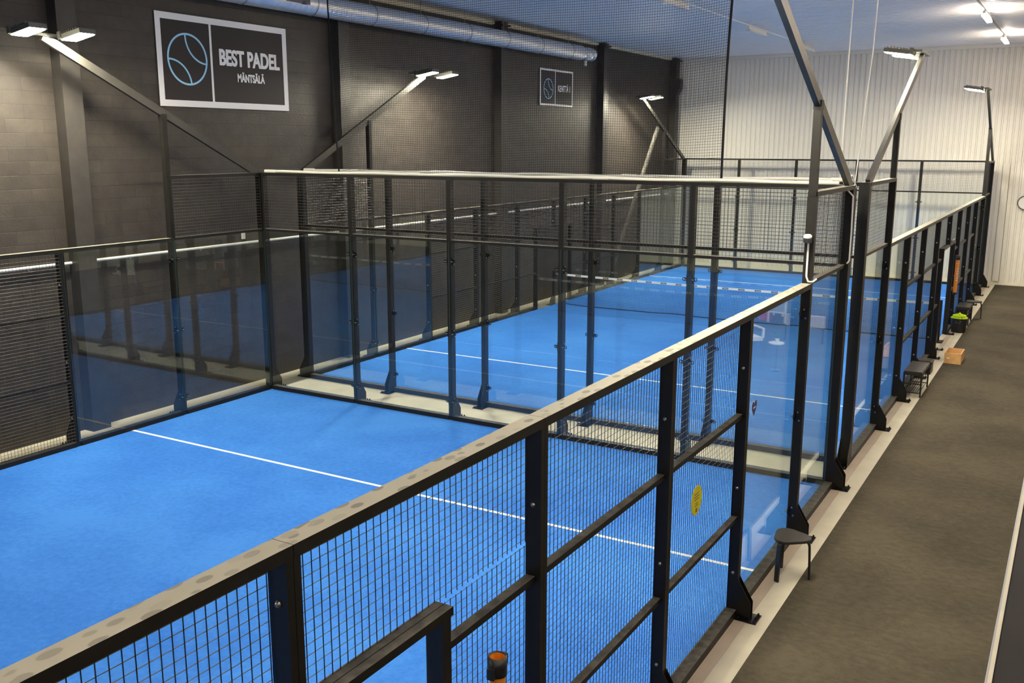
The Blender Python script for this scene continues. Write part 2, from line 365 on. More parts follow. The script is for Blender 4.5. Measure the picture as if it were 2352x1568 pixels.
me_headB = mk(lambda m: (m.box(E1, 1.07, -.006, .048, 2.19, 2.235, 0, 1), m.box(E1, 1.07, .052, .104, 2.19, 2.235, 0, 1)), 'door_header', [STEEL, DUST2])
def jamb(x0):
    def fn(m):
        m.box(x0, x0+.07, .0, .10, .0, 2.189)
    return mk(fn, 'door_jamb', [STEEL])
me_jambA, me_jambB = jamb(.95), jamb(.98)
def _foot(m):
    m.box(-.09, .09, .06, .26, 0, .012)
    for sx in (-.06, .06):
        for sy in (.13, .23): m.lathe([(.012,0),(.012,.022),(.006,.03)], 8, 1, (sx, sy, .012))
me_foot = mk(_foot, 'base_plate', [CLAMP, CLAMP])
def _plate(m):
    m.box(-.10, .10, .104, .31, 0, .012)
    for sx in (-.075, -.025, .025, .075): m.lathe([(.012,0),(.012,.02),(.006,.028)], 8, 1, (sx, .285, .012))
    for sx in (-.08, .08): m.lathe([(.012,0),(.012,.02),(.006,.028)], 8, 1, (sx, .13, .012))
me_plate = mk(_plate, 'base_plate', [CLAMP, CLAMP])
def _post(h, foot=True):
    def fn(m):
        m.box(-.040, -.0015, .001, .100, 0, h); m.box(.0015, .040, .001, .100, 0, h)
        if foot:
            for a in (-.040, .034):
                m.prism([(.0995,.012),(.235,.012),(.235,.17),(.0995,.40)], 'x', a, a+.006)
    return fn
me_post3 = mk(_post(2.903), 'fence_post', [STEEL]); me_post4 = mk(_post(3.898), 'fence_post', [STEEL])
me_posthead = mk(lambda m: (m.box(-.040, -.0015, .001, .100, 2.237, 2.903), m.box(.0015, .040, .001, .100, 2.237, 2.903)), 'fence_post', [STEEL])
def _corner(m):
    # L shaped corner column; local x along the side, local y outward; sits outside both panes
    m.box(-.10, .040, .001, .100, 0, H4); m.box(-.10, -.001, -.040, .0009, 0, H4)
    m.prism([(.0995,.012),(.235,.012),(.235,.17),(.0995,.40)], 'x', .034, .040)
    m.prism([(.0995,.012),(.235,.012),(.235,.17),(.0995,.40)], 'x', -.10, -.094)
me_corner = mk(_corner, 'corner_post', [STEEL])
def _bolt(m, sx):
    n = 10; prof = [(.016,0),(.016,.004),(.010,.012),(.002,.015)]
    vs = [(sx*(.040+z), .05+r*math.cos(2*PI*k/n), r*math.sin(2*PI*k/n)) for r, z in prof for k in range(n)]
    m.add(vs, [(i*n+k, i*n+(k+1) % n, (i+1)*n+(k+1) % n, (i+1)*n+k) for i in range(3) for k in range(n)], 0, True)
me_bolt = [mk(lambda m: _bolt(m, q), 'bolt', [ZINC]) for q in (-1, 1)]
def _clamp(m, sx):
    # clamp holding a pane on a post, with an eyelet for the net
    if True:
        m.box(min(sx*.040, sx*.075), max(sx*.040, sx*.075), .001, .028, -.022, .022)
        m.lathe([(.016,-.004),(.016,.004)], 10, 1, (sx*.058, -.016, 0))
        pts = [(sx*(.085+.02*math.cos(a)), .02, .022*math.sin(a)) for a in [2*PI*k/10 for k in range(11)]]
        m.tube(pts, .006, 6, 0, True, False)
        m.box(min(sx*.0405, sx*.046), max(sx*.0405, sx*.046), .002, .075, -.06, .065)
        m.tube([(sx*.0405, .045, .05), (sx*.052, .045, .05)], .010, 8, 1)
        m.tube([(sx*.0405, .065, -.045), (sx*.052, .065, -.045)], .010, 8, 1)
me_clamp = [mk(lambda m: _clamp(m, q), 'glass_clamp', [CLAMP, ZINC]) for q in (-1, 1)]

ORD = ['first','second','third','fourth','fifth','sixth','seventh','eighth','ninth','tenth','eleventh']
def sideframe(side, y0):
    if side == 'right': return Vector((10, y0+20, 0)), Vector((0,-1,0))
    if side == 'left': return Vector((0, y0, 0)), Vector((0,1,0))
    if side == 'far': return Vector((0, y0+20, 0)), Vector((1,0,0))
    return Vector((10, y0, 0)), Vector((-1,0,0))
def part(name, me, parent, loc=(0,0,0)):
    return obj(name, me, None, parent, loc)
def at(side, y0, s):
    o, t = sideframe(side, y0); return o + t*s, math.atan2(t.y, t.x)
def panel(kind, side, y0, s, label):
    loc, rz = at(side, y0, s)
    if kind == 'glass':
        t = thing('glass_panel', label, 'glass panel', loc, rz, 'glass panels around the courts')
        part('pane', me_pane, t); part('base_rail', me_base, t)
    elif kind == 'glass3':
        t = thing('glass_panel', label, 'glass panel', loc, rz, 'glass panels around the courts')
        part('pane', me_pane, t); part('base_rail', me_base, t); part('top_rail', me_top, t)
    elif kind == 'upper':
        t = thing('upper_mesh_panel', label, 'mesh panel', loc, rz, 'upper mesh panels above the glass')
        part('wire_mesh', me_wiresU, t); part('bottom_rail', me_sill, t); part('top_rail', me_top4, t)
    elif kind == 'mesh':
        t = thing('mesh_fence_panel', label, 'mesh panel', loc, rz, 'mesh fence panels of the courts')
        part('wire_mesh', me_wires, t); part('base_rail', me_base, t); part('top_rail', me_top, t)
        for k in me_mid: part('middle_rail', k, t)
    else:
        A = kind == 'doorA'
        t = thing('gateway_panel', label, 'mesh panel', loc, rz, 'mesh panels with an entrance opening')
        part('wire_mesh', me_wiresA if A else me_wiresB, t); part('base_rail', me_base_low if A else me_base_low2, t)
        part('top_rail', me_top, t); part('door_header', me_headA if A else me_headB, t)
        j = part('door_jamb', me_jambA if A else me_jambB, t)
        part('base_plate', me_foot, j, (.985 if A else 1.015, 0, 0))
        for k in (me_midA if A else me_midB): part('middle_rail', k, t)
    return t
def post(side, y0, s, me, label, clamps=(), bolts=(), plate=True, name='fence_post', loc=None, rz=None):
    if loc is None: loc, rz = at(side, y0, s)
    o = obj(name, me, None, None, loc, rz); tag(o, label, 'post', 'black fence posts')
    if plate: part('base_plate', me_plate, o)
    for z in clamps:
        for q in me_clamp: part('glass_clamp', q, o, (0,0,z))
    for z in bolts:
        for q in me_bolt: part('bolt', q, o, (0,0,z))
    return o

# ---- one side of a court; s counted from the corner so that look-alikes get places of their own
def build_side(side, y0, court, smin, smax, flip=False):
    ov = {2: 1.91, 4: 4.09} if (side == 'right' and court == 'near') else {}
    P_ = lambda s: ov.get(s, s)
    where = {'right': 'walkway side', 'left': 'block wall side'}[side]
    kinds = [('glass',0),('glass3',2),('mesh',4),('mesh',6),('doorA',8),('doorB',10),('mesh',12),('mesh',14),('glass3',16),('glass',18)]
    # which end is nearer the camera
    for i, (k, s) in enumerate(kinds):
        if s < smin or s >= smax: continue
        far_first = (side == 'right')
        idx = i if far_first else 9-i          # 0 = at the far corner of the court
        if court == 'near': pos = '%s from its back corner' % ORD[idx]
        else: pos = '%s from its near corner' % ORD[9-idx]
        what = {'glass':'clear glass panel','glass3':'glass panel with top rail','mesh':'black wire mesh fence panel',
                'doorA':'mesh fence panel with entrance opening','doorB':'mesh fence panel with entrance opening'}[k]
        a, b = P_(s), P_(s+2)
        panel(k, side, y0, a, '%s, %s court %s, %s' % (what, court, where, pos)).scale.x = (b-a)/2
        if k == 'glass': panel('upper', side, y0, a, 'small mesh panel above glass, %s court %s, at its %s corner' % (court, where, ('back' if idx == 0 else 'front') if court == 'near' else ('back' if idx == 0 else 'near'))).scale.x = (b-a)/2
    for j in range(0, 11):
        s = 2*j
        if j in (0, 10) or s < smin or s > smax: continue
        idx = j if side == 'right' else 10-j
        pos = ('%s from its back corner' % ORD[idx-1]) if court == 'near' else ('%s from its near corner' % ORD[10-idx-1])
        gl = j in (1, 2, 8, 9)
        tall = j in (1, 9)
        if j == 5:
            post(side, y0, s, me_posthead, 'short black post above the entrance, %s court %s' % (court, where), bolts=(2.36, 2.72), plate=False)
        else:
            post(side, y0, P_(s), me_post4 if tall else me_post3, 'black steel fence post, %s court %s, %s' % (court, where, pos),
                 clamps=(.32, 1.45, 2.62) if j in (1, 9) else ((.32,1.45,2.62) if False else ()), bolts=(.45, 1.3, 2.45) if not gl or j in (2, 8) else ())
def build_back(side, y0, court, where):
    for i in range(5):
        xx = 2*i
        left_first = side == 'far'
        k = i if left_first else 4-i
        pos = '%s from the left' % ORD[k]
        panel('glass', side, y0, xx, 'clear glass wall panel, %s, %s' % (where, pos))
        panel('upper', side, y0, xx, 'upper mesh panel above glass, %s, %s' % (where, pos))
    for i in range(1, 5):
        k = i if side == 'far' else 5-i
        post(side, y0, 2*i, me_post4, 'black steel post, %s, %s from the left' % (where, ORD[k-1]), clamps=(.32, 1.45, 2.62))
# near court
build_side('right', -20, 'near', 0, 14)
build_side('left', -20, 'near', 12, 20)
build_back('far', -20, 'near', 'back wall of the near court')
# far court
build_side('right', G, 'far', 0, 20)
build_side('left', G, 'far', 0, 20)
build_back('near', G, 'far', 'front wall of the far court')
build_back('far', G, 'far', 'back wall of the far court')
# corners: local x along side direction t, needs outward on -x as well
def corner(x, y, rz, label):
    o = post(None, 0, 0, me_corner, label, name='corner_post', loc=(x, y, 0), rz=rz)
corner(10, 0, -PI/2, 'black corner post of the near court, back corner beside the walkway')
corner(0, 0, 0, 'black corner post of the near court, back corner by the block wall')
corner(0, G, PI/2, 'black corner post of the far court, near corner by the block wall')
corner(10, G, PI, 'black corner post of the far court, near corner beside the walkway')
corner(10, G+20, -PI/2, 'black corner post of the far court, far corner beside the walkway')
corner(0, G+20, 0, 'black corner post of the far court, far corner by the block wall')

# ------------------------------------------------------------------ floodlight masts
def mast(x, y, d, inx, label, q_=2.0):
    # d: direction along y, inx: +1/-1 towards the court
    xo = x - inx*.05
    t = thing('floodlight_mast', label, 'floodlight', (xo, y, H4), 0, 'floodlight masts on the court corners')
    m = MB(); m.bar((0, d*.02, -.02), (0, d*3.95, 1.95), .06, .12); obj('arm', m, ARM, t)
    m = MB(); m.box(-.04, .04, d*q_-.045, d*q_+.045, -.048, .90); obj('strut', m, STEEL, t)
    m = MB(); m.box(-.044, .044, d*q_-.05, d*q_+.05, .86, .955); obj('collar', m, STEEL, t); m = MB(); m.box(-.05, .05, min(d*3.45, d*4.42), max(d*3.45, d*4.42), 1.95, 1.99); obj('crossbar', m, LAMPHOUS, t)
    for k, ly in enumerate((3.62, 4.36)):
        q = Matrix.Translation((inx*.10, d*ly, 1.96)) @ Matrix.Rotation(-inx*math.radians(9), 4, 'Y')
        m = MB()
        x0, x1 = (0, .45) if inx > 0 else (-.45, 0)
        m.box(x0, x1, -.13, .13, -.045, .02, M=q)
        for i in range(7):
            xx = x0 + .05 + i*.05; m.box(xx-.005, xx+.005, -.115, .115, .02, .05, M=q)
        m.box(inx*.02-.03, inx*.02+.03, -.155, -.13, -.04, .06, M=q); m.box(inx*.02-.03, inx*.02+.03, .13, .155, -.04, .06, M=q)
        h = obj('lamp_head', m, LAMPHOUS, t)
        m = MB(); m.box(x0+.02, x1-.02, -.112, .112, -.056, -.0455, M=q); obj('lens', m, LAMPON, h)
mast(0, 0, -1, 1, 'twin floodlight on a slanting arm, near court, at the left edge of view')
mast(0, G, 1, 1, 'twin floodlight on a slanting arm, far court near corner by the block wall')
mast(0, G+20, -1, 1, 'twin floodlight on a slanting arm, far court far corner by the block wall')
mast(10, 0, -1, -1, 'large slanting floodlight arm beside the walkway, cut off by the top edge', 1.91)
mast(10, G, 1, -1, 'twin floodlight on a slanting arm, far court near corner beside the walkway')
mast(10, G+20, -1, -1, 'twin floodlight on a slanting arm, far court far corner beside the walkway')
# the near court's other two corners, behind the photographer
for x, inx in ((0, 1), (10, -1)):
    mast(x, -20, 1, inx, 'twin floodlight mast at the %s front corner of the near court' % ('left' if x == 0 else 'right'))
    post(None, 0, 0, me_corner, 'black corner post at the %s front corner of the near court' % ('left' if x == 0 else 'right'), name='corner_post', loc=(x, -20, 0), rz=PI/2 if x == 0 else PI)
    post('left' if x == 0 else 'right', -20, 2 if x == 0 else 18, me_post4, 'black post beside the %s front corner of the near court' % ('left' if x == 0 else 'right'))
# leaning brace by the far left mast
m = MB(); m.bar((-.51, 15.75, .0), (-.14, 18.75, 5.02), .09, .09); tag(obj('leaning_brace', m, plain('worn pale brace', (.15,.145,.125), .5, .3, .5, .5, 6)), 'pale leaning brace beside the block wall, propping the far left floodlight arm', 'brace')

# ------------------------------------------------------------------ pipes on the back fences, curtain net, rods
for y, l in ((.05, 'white pipe lying along the top of the near court back fence'), (G-.05, 'white pipe lying along the top of the far court front fence')):
    m = MB(); pts = [(.06+9.84*i/24, y, H4+.024+.006*math.sin(i*1.3+y*4)) for i in range(25)]
    m.tube(pts, .022, 8); p = obj('fence_pipe', m, WHITEPVC); tag(p, l, 'pipe', 'white pipes on top of the fences')
    for xx in (.18, 3.3, 6.6, 9.7):
        m = MB(); m.tube([(xx-.12, y, H4+.026), (xx+.12, y, H4+.026)], .028, 8); obj('pipe_sleeve', m, WHITEPVC, p)
m = MB(); X0, X1, NY = 1.28, 8.22, .55
def netp(x, z):
    u = (x-X0)/(X1-X0); h = (z-3.98)/(CZ-3.98)
    bl = max(0, u-.86)/.14; br = max(0, .06-u)/.06
    y = NY + .05*math.sin(x*2.1)*(1-h) + .03*math.sin(x*5.3+1)*(1-h)**2 - .10*bl*bl*math.sin(PI*h)
    zz = z + .03*math.sin(x*1.7+z)*(1-h) + .05*bl*bl*math.sin(PI*h) - .04*br
    xx = x + .10*h*u*1.0 - .10*(1-u)*h
    return (xx, y, max(3.97, min(CZ-.01, zz)))
def line(m, pts, r):
    # three-sided cord
    m.tube(pts, r, 3, 0, False, False)
nx = int((X1-X0)/.036); nz = int((CZ-3.98)/.036)
for i in range(nx+1):
    x = X0 + (X1-X0)*i/nx; line(m, [netp(x, 3.98+(CZ-3.98)*k/14) for k in range(15)], .0021)
for j in range(nz+1):
    z = 3.98 + (CZ-3.98)*j/nz; line(m, [netp(X0+(X1-X0)*k/60, z) for k in range(61)], .0021)
cn = obj('curtain_net', m, NETM); tag(cn, 'dark ball-stop net hanging from the ceiling between the two courts', 'net')
for X_, r_ in ((X0, .014), (X1, .018)):
    m = MB(); m.tube([netp(X_, 3.98+(CZ-3.98)*k/14) for k in range(15)], r_, 6); obj('border_rope', m, NETM, cn)

def rod(name, pts, r, mat, label, cat, group=None):
    m = MB(); m.tube(pts, r, 8); o = obj(name, m, mat); return tag(o, label, cat, group)
rod('ceiling_rod', [(9.86, .28, 3.99), (9.86, .30, 5.5), (9.875, .32, CZ)], .008, WHITEPVC, 'left one of two thin white rods from ceiling to the corner posts', 'rod', 'white rods down to the corner posts')
rod('ceiling_rod', [(9.90, .78, 3.4), (9.93, .86, 3.9), (10.02, .95, 5.6), (10.06, .98, CZ)], .008, WHITEPVC, 'right one of two thin white rods from ceiling to the corner posts', 'rod', 'white rods down to the corner posts')
rod('loose_cable', [(9.96, .04, 3.975), (9.97, .16, 4.0), (10.0, .3, 4.06), (10.02, .5, 3.92), (9.98, .42, 3.6), (9.93, .2, 3.42)], .010, WHITEPVC, 'white cable looping between the two walkway corner posts', 'cable')
rod('white_conduit', [(10.02, -.16, 3.93), (10.112, -.10, 3.82), (10.112, -.06, 3.4), (10.112, -.06, 3.02), (10.10, -.12, 2.99)], .010, WHITEPVC, 'white conduit down the near corner post beside the upper mesh', 'cable')
t = thing('motion_sensor', 'small white dome sensor on the second walkway post with a conduit below', 'sensor', (10.05, -1.955, 3.44))
m = MB(); m.box(-.035, .035, -.02, .0, -.05, .05); obj('bracket', m, BLACKP, t)
m = MB(); m.lathe([(.042,0),(.046,.012),(.046,.022),(.03,.04),(.0,.045)], 14, 0, (0,-.065,.02)); obj('dome', m, WHITEPVC, t)
m = MB(); m.lathe([(.045,-.05),(.045,0)], 14, 0, (0,-.065,.02)); obj('sensor_body', m, BLACKP, t)
m = MB(); m.tube([(0,-.02,-.04),(0,-.02,-.40),(.02,-.02,-.455),(.06,.02,-.462),(.08,.10,-.44)], .011, 8); obj('conduit', m, WHITEPVC, t)

# ------------------------------------------------------------------ court nets
def court_net(y, label):
    t = thing('court_net', label, 'net', (0, y, 0), 0, 'padel nets')
    m = MB(); n = 244; rows = 19
    def top(x): return .90 - .04*math.sin(PI*x/10)
    def bot(x): return .035 + .02*max(0, math.sin(x*1.9+1))**3
    for i in range(n+1):
        x = .12 + 9.76*i/n; m.box(x-.0018, x+.0018, -.0018, .0018, bot(x), top(x)-.04)
    for j in range(rows+1):
        q = j/rows
        for k in range(12):
            xa, xb = .12+9.76*k/12, .12+9.76*(k+1)/12
            m.bar((xa, 0, bot(xa)+(top(xa)-.04-bot(xa))*q), (xb, 0, bot(xb)+(top(xb)-.04-bot(xb))*q), .0036, .0036)
    m.tube([(.12+9.76*k/40, .0, bot(.12+9.76*k/40)) for k in range(41)], .014, 6)
    obj('net_mesh', m, NETM, t)
    m = MB()
    for k in range(20):
        xa, xb = .12+9.76*k/20, .12+9.76*(k+1)/20
        m.bar((xa, 0, top(xa)-.025), (xb, 0, top(xb)-.025), .012, .055, 0)
    for k in range(23):
        x = .32+.42*k; m.box(x-.08, x+.08, -.0085, .0085, top(x)-.046, top(x)-.004, 1)
        for j in range(4): m.box(x-.05+j*.03, x-.034+j*.03, -.0092, .0092, top(x)-.034, top(x)-.018, 0)
    obj('tape', m, [TAPE, TAPEB], t)
    for x in (.0, 10.0):
        sx = 1 if x == 0 else -1
        m = MB(); m.box(x-.03-sx*.02, x+.03-sx*.02, -.04, .04, .011, .96); m.box(x+sx*.03-.02, x+sx*.03+.02, -.03, .03, .80, .92)
        m.prism([(-.24,.012),(-.04,.012),(-.04,.34),(-.24,.14)], 'x', x-sx*.02-.004, x-sx*.02+.004)
        m.box(x-.08-sx*.06, x+.08-sx*.06, -.26, .08, .0105, .020)
        p = obj('net_post', m, STEEL, t)
        m = MB(); m.tube([(x+sx*.05, -.02, .88), (x+sx*.12, -.02, .88)], .028, 10); m.tube([(x+sx*.06, -.05, .97), (x+sx*.06, .03, .97)], .02, 8); obj('winch', m, ZINC, p)
court_net(G+10, 'black court net with white tape, across the middle of the far court')
court_net(-10, 'black court net of the near court, below the photographer, outside the frame')

# ------------------------------------------------------------------ signs
def ring(m, cy, cz, ry, rz_, w, x0, x1, a0=0, a1=2*PI, n=48, mi=0):
    for i in range(n):
        p = []
        for a in (a0+(a1-a0)*i/n, a0+(a1-a0)*(i+1)/n):
            c, s_ = math.cos(a), math.sin(a)
            p += [(cy+(ry-w/2)*c, cz+(rz_-w/2)*s_), (cy+(ry+w/2)*c, cz+(rz_+w/2)*s_)]
        m.prism([p[0], p[1], p[3], p[2]], 'x', x0, x1, mi)
def text(s, y, z, h, width, parent, mat, x, bold=.02):
    cu = bpy.data.curves.new('lettering', 'FONT'); cu.body = s; cu.size = 1; cu.offset = bold; cu.extrude = .002
    tmp = bpy.data.objects.new('lettering', cu); COL.objects.link(tmp); bpy.context.view_layer.update()
    me = bpy.data.meshes.new_from_object(tmp); bpy.data.objects.remove(tmp); bpy.data.curves.remove(cu)
    xs = [v.co.x for v in me.vertices]; a, b = min(xs), max(xs)
    dup = []
    for v in me.vertices:      # stands on the wall facing +x, reading along +y
        v.co = Vector((v.co.z*.5, (v.co.x-(a+b)/2)*width/(b-a), v.co.y*h/.73))
    vs0 = [v.co.copy() for v in me.vertices]; fs0 = [tuple(p.vertices) for p in me.polygons]; bpy.data.meshes.remove(me)
    q = MB(); e = h*.020
    for k, (dy, dz) in enumerate(((0,0),(-e,0),(e,0),(0,e*.6),(0,-e*.6))):
        q.add([(v.x+k*.00015, v.y+dy, v.z+dz) for v in vs0], fs0)
    return obj('lettering', q, mat, parent, (x, y, z))
def sign(y0, y1, z0, z1, label, big):
    x = WX; t = thing('wall_sign', label, 'sign', (x, y0, z0), 0, 'framed signs on the block wall')
    W_, H_ = y1-y0, z1-z0
    m = MB(); m.box(.0, .02, 0, W_, 0, H_); obj('board', m, SIGNBK, t)
    b = .105 if big else .05
    m = MB(); m.box(.0201, .024, 0, W_, 0, b); m.box(.0201, .024, 0, W_, H_-b, H_); m.box(.0201, .024, 0, b, b, H_-b); m.box(.0201, .024, W_-b, W_, b, H_-b)
    dv = 1.15 if big else .90
    m.box(.0201, .024, dv-.022 if big else dv-.012, dv+.022 if big else dv+.012, b, H_-b); obj('white_border', m, SIGNW, t)
    m = MB()
    cy, cz, r, w = (.63, .78, .41, .032) if big else (.50, .46, .27, .020)
    ring(m, cy, cz, r, r, w, .0201, .0245)
    for d1, d2 in ((94, -8), (182, 278)):
        A = Vector((cy+r*math.cos(math.radians(d1)), cz+r*math.sin(math.radians(d1)))); B = Vector((cy+r*math.cos(math.radians(d2)), cz+r*math.sin(math.radians(d2))))
        mid = (A+B)/2; out = (mid-Vector((cy, cz))).normalized(); R_ = 1.08*r; c = mid + out*math.sqrt(R_**2-((B-A).length/2)**2)
        a0 = math.atan2(A.y-c.y, A.x-c.x); a1 = math.atan2(B.y-c.y, B.x-c.x)
        if a1-a0 > PI: a1 -= 2*PI
        if a0-a1 > PI: a1 += 2*PI
        if a1 < a0: a0, a1 = a1, a0
        ring(m, c.x, c.y, R_, R_, w*.9, .0201, .0243, a0, a1, 24)
    obj('ball_emblem', m, SIGNB, t)
    if big:
        text('BEST PADEL', 2.065, .745, .27, 1.46, t, SIGNW, .0235, .026)
        text('MÄNTSÄLÄ', 2.065, .475, .14, .66, t, SIGNW, .0235, .022)
    else:
        text('KENTTÄ 1', 1.44, .41, .18, .74, t, SIGNW, .0235, .004)
sign(-1.5, 1.5, 5.06, 6.56, 'large dark sign with white border reading BEST PADEL MÄNTSÄLÄ on the block wall', True)
sign(11.4, 13.4, 5.51, 6.51, 'small dark sign with white border reading KENTTÄ 1 on the block wall', False)

# ------------------------------------------------------------------ duct along the wall
t = thing('air_duct', 'long spiral galvanised air duct hung high along the block wall', 'duct', (-.25, 0, 7.0))
m = MB(); pts = []; rr = []
y = -24.0
while y < 12.9:
    pts += [(0, y, 0), (0, y+.005, 0), (0, y+.13, 0), (0, y+.135, 0)]; rr += [.2012, .200, .200, .2012]; y += .14
m.tube(pts, rr, 28); obj('duct_body', m, GALV, t)
m = MB(); m.tube([(0,y,0),(0,y+.05,0),(0,y+.18,0),(0,y+.28,0),(0,y+.42,0),(0,y+.55,0),(0,y+.62,0),(0,y+.74,0),(0,y+.78,0)], [.20,.20,.13,.13,.19,.19,.12,.12,.18], 24); obj('duct_end', m, GALV, t)
m = MB(); m.box(-.0, .05, y+.30, y+.38, -.34, -.20); obj('tag', m, WHITEPVC, t)
for k in range(-7, 8):
    m = MB(); m.tube([(0, k*1.75, .2), (0, k*1.75, .49)], .006, 6); m.tube([(.207*math.cos(a), k*1.75, .207*math.sin(a)) for a in [2*PI*i/20 for i in range(21)]], .008, 5, 0, True, False)
    obj('hanger', m, ZINC, t)
m = MB(); m.box(.12, .22, .9, 1.5, -.05, .14); m.lathe([(.06,0),(.05,.05)], 12, 0, (.20, 1.35, -.06)); obj('valve_housing', m, plain('dark valve', (.10,.10,.12), .5), t)

# ------------------------------------------------------------------ ceiling lights
def tube_light(x, y, lit, label):
    t = thing('ceiling_light', label, 'light', (x, y, CZ-.20), 0, 'lit aisle ceiling lights' if lit else 'unlit ceiling lights over the courts')
    m = MB(); m.box(-.03, .03, -.75, .75, .0, .06); m.tube([(0, -.5, .06), (0, -.5, .20)], .006, 6); m.tube([(0, .5, .06), (0, .5, .20)], .006, 6); obj('housing', m, WHITEPVC, t)
    m = MB(); m.prism([(-.048,-.001),(-.055,-.05),(.055,-.05),(.048,-.001)], 'y', -.73, .73); obj('cover', m, TUBEON if lit else TUBEOFF, t)
lit_lab = {18.4: 'lit aisle ceiling light nearest the corrugated back wall', 12.75: 'lit aisle ceiling light, second from the corrugated back wall'}
for y in (-15.5, -9.9, -4.2, 1.45, 7.1, 12.75, 18.4):
    tube_light(10.25, y, True, lit_lab.get(y, 'lit aisle ceiling light above the walkway, outside the top of the frame'))
for x in (13.2, 16.2):
    for y in (-15.5, -9.9, -4.2, 1.45, 7.1, 12.75, 18.4):
        tube_light(x, y, True, 'lit ceiling light above the %s side of the lounge, outside the frame' % ('near' if x < 15 else 'far'))
off_lab = {7.2: 'unlit ceiling light over the far court, seen through the net at the top', 13.0: 'unlit ceiling light over the far court, second from the back wall', 18.35: 'unlit ceiling light over the far court, nearest the back wall'}
for y in (7.2, 13.0, 18.35): tube_light(4.85, y, False, off_lab[y])
rod('ceiling_conduit', [(4.85, -2, CZ-.11), (4.85, 19.0, CZ-.11)], .018, WHITEPVC, 'white conduit joining the unlit ceiling lights over the far court', 'cable')
rod('ceiling_conduit', [(10.25, -20, CZ-.11), (10.25, 19.2, CZ-.11)], .022, plain('brown grey rail', (.22,.19,.16), .5), 'dark carrier rail joining the lit aisle ceiling lights', 'rail')

# ------------------------------------------------------------------ things on the walkway
def stool(x, y, rz, label):
    t = thing('stool', label, 'stool', (x, y, .004), rz, 'black three-legged stools')
    m = MB(); n = 42
    def out(a, k=1): 
        r = .185*(1+.13*math.cos(3*a)); return (r*math.cos(a)*k, r*math.sin(a)*k)
    for k, z in ((.965, .425), (1, .432), (1, .448), (.965, .455)): pass
    rings = [(.965,.424),(1,.431),(1,.448),(.97,.455)]
    vs = [(*out(2*PI*i/n, k), z) for k, z in rings for i in range(n)]
    m.add(vs, [(j*n+i, j*n+(i+1) % n, (j+1)*n+(i+1) % n, (j+1)*n+i) for j in range(3) for i in range(n)], 0, True)
    m.add(vs[:n], [tuple(range(n))[::-1]]); m.add(vs[-n:], [tuple(range(n))]); obj('seat', m, SEAT, t)
    for k in range(3):
        a = 2*PI*k/3; c, s_ = math.cos(a), math.sin(a)
        prof = [(.10,.418),(.15,.418),(.172,.41),(.186,.392),(.192,.36),(.20,.2),(.207,0)]
        m = MB(); w = .024; tn = .011
        for i in range(len(prof)-1):
            (ra, za), (rb, zb) = prof[i], prof[i+1]
            m.bar((ra*c, ra*s_, za), (rb*c, rb*s_, zb), 2*w, 2*tn, up=(c, s_, .3) if i > 1 else (0,0,1))
        obj('leg', m, BLACKP, t)
stool(10.30, -2.98, math.radians(9), 'black three-legged round-cornered stool in the foreground, by the court fence')
def bench(x, y, label, L_=.95):
    t = thing('shoe_bench', label, 'bench', (x, y, .0), 0, 'black shoe benches on the walkway')
    m = MB(); m.box(-.16, .16, -L_/2, L_/2, .40, .455); m.box(-.15, .15, -L_/2+.01, L_/2-.01, .455, .468); obj('seat', m, SEAT, t)
    for sx in (-.145, .145):
        for sy in (-L_/2+.02, L_/2-.02):
            m = MB(); m.box(sx-.013, sx+.013, sy-.013, sy+.013, 0, .40); obj('leg', m, BLACKP, t)
    for z in (.08, .24):
        m = MB()
        for sy in (-L_/2+.02, L_/2-.02): m.box(-.13, .13, sy-.008, sy+.008, z-.008, z+.008)
        for i in range(8): m.box(-.125+i*.0357-.005, -.125+i*.0357+.005, -L_/2+.03, L_/2-.03, z+.008, z+.016)
        obj('shelf', m, BLACKP, t)
bench(10.27, 5.93, 'black shoe bench with a worn seat, beside the far court, nearer of the two')
bench(10.27, 13.9, 'black shoe bench behind the ball bucket, farther of the two', .8)
stool(10.40, 14.75, .3, 'black three-legged stool behind the farther shoe bench')
t = thing('storage_box', 'low dark storage box standing behind the nearer shoe bench', 'box', (10.20, 7.65, .0))
m = MB(); m.box(-.13, .13, -.18, .18, 0, .22); obj('body', m, BLACKP, t)
m = MB(); m.box(-.145, .145, -.195, .195, .22, .25); m.box(-.11, .11, -.16, .16, .25, .26); obj('lid', m, SEAT, t)
t = thing('wooden_crate', 'open light wooden crate on the edge of the carpet', 'crate', (10.59, 9.0, .006))
for nm, b in (('end_board', (-.16,.16,-.30,-.28,0,.22)), ('end_board', (-.16,.16,.28,.30,0,.22)), ('side_board', (-.16,-.145,-.2799,.2799,0,.22)), ('side_board', (.145,.16,-.2799,.2799,0,.22)), ('bottom_board', (-.144,.144,-.279,.279,.004,.018))):
    m = MB(); m.box(*b); obj(nm, m, WOOD, t)
m = MB(); m.box(-.11, -.06, -.302, -.3001, .10, .125); obj('paper_label', m, WHITEPVC, t)
bk = thing('ball_bucket', 'dark grey bucket full of yellow balls beside the far court entrance', 'bucket', (10.30, 12.55, .0))
m = MB(); m.lathe([(.150,.003),(.155,0),(.190,.33),(.205,.335),(.205,.35),(.190,.35),(.150,.02),(.0,.02)], 28, 0); obj('tub', m, BUCKET, bk)
for s_ in (-1, 1):
    m = MB(); m.tube([(s_*.03, -.19, .31), (s_*.05, -.21, .27), (s_*.02, -.205, .24)], .007, 6); 
    if s_ == 1: m.tube([(-.05, -.190, .30), (-.05, -.212, .255), (.05, -.212, .255), (.05, -.190, .30)], .008, 6); obj('handle', m, BUCKET, bk)
bm = MB(); bm.ball((0,0,0), .033, 0, 12, 8); me_ball = bm.mesh('ball', [BALLM]); nb = 0
cand = []
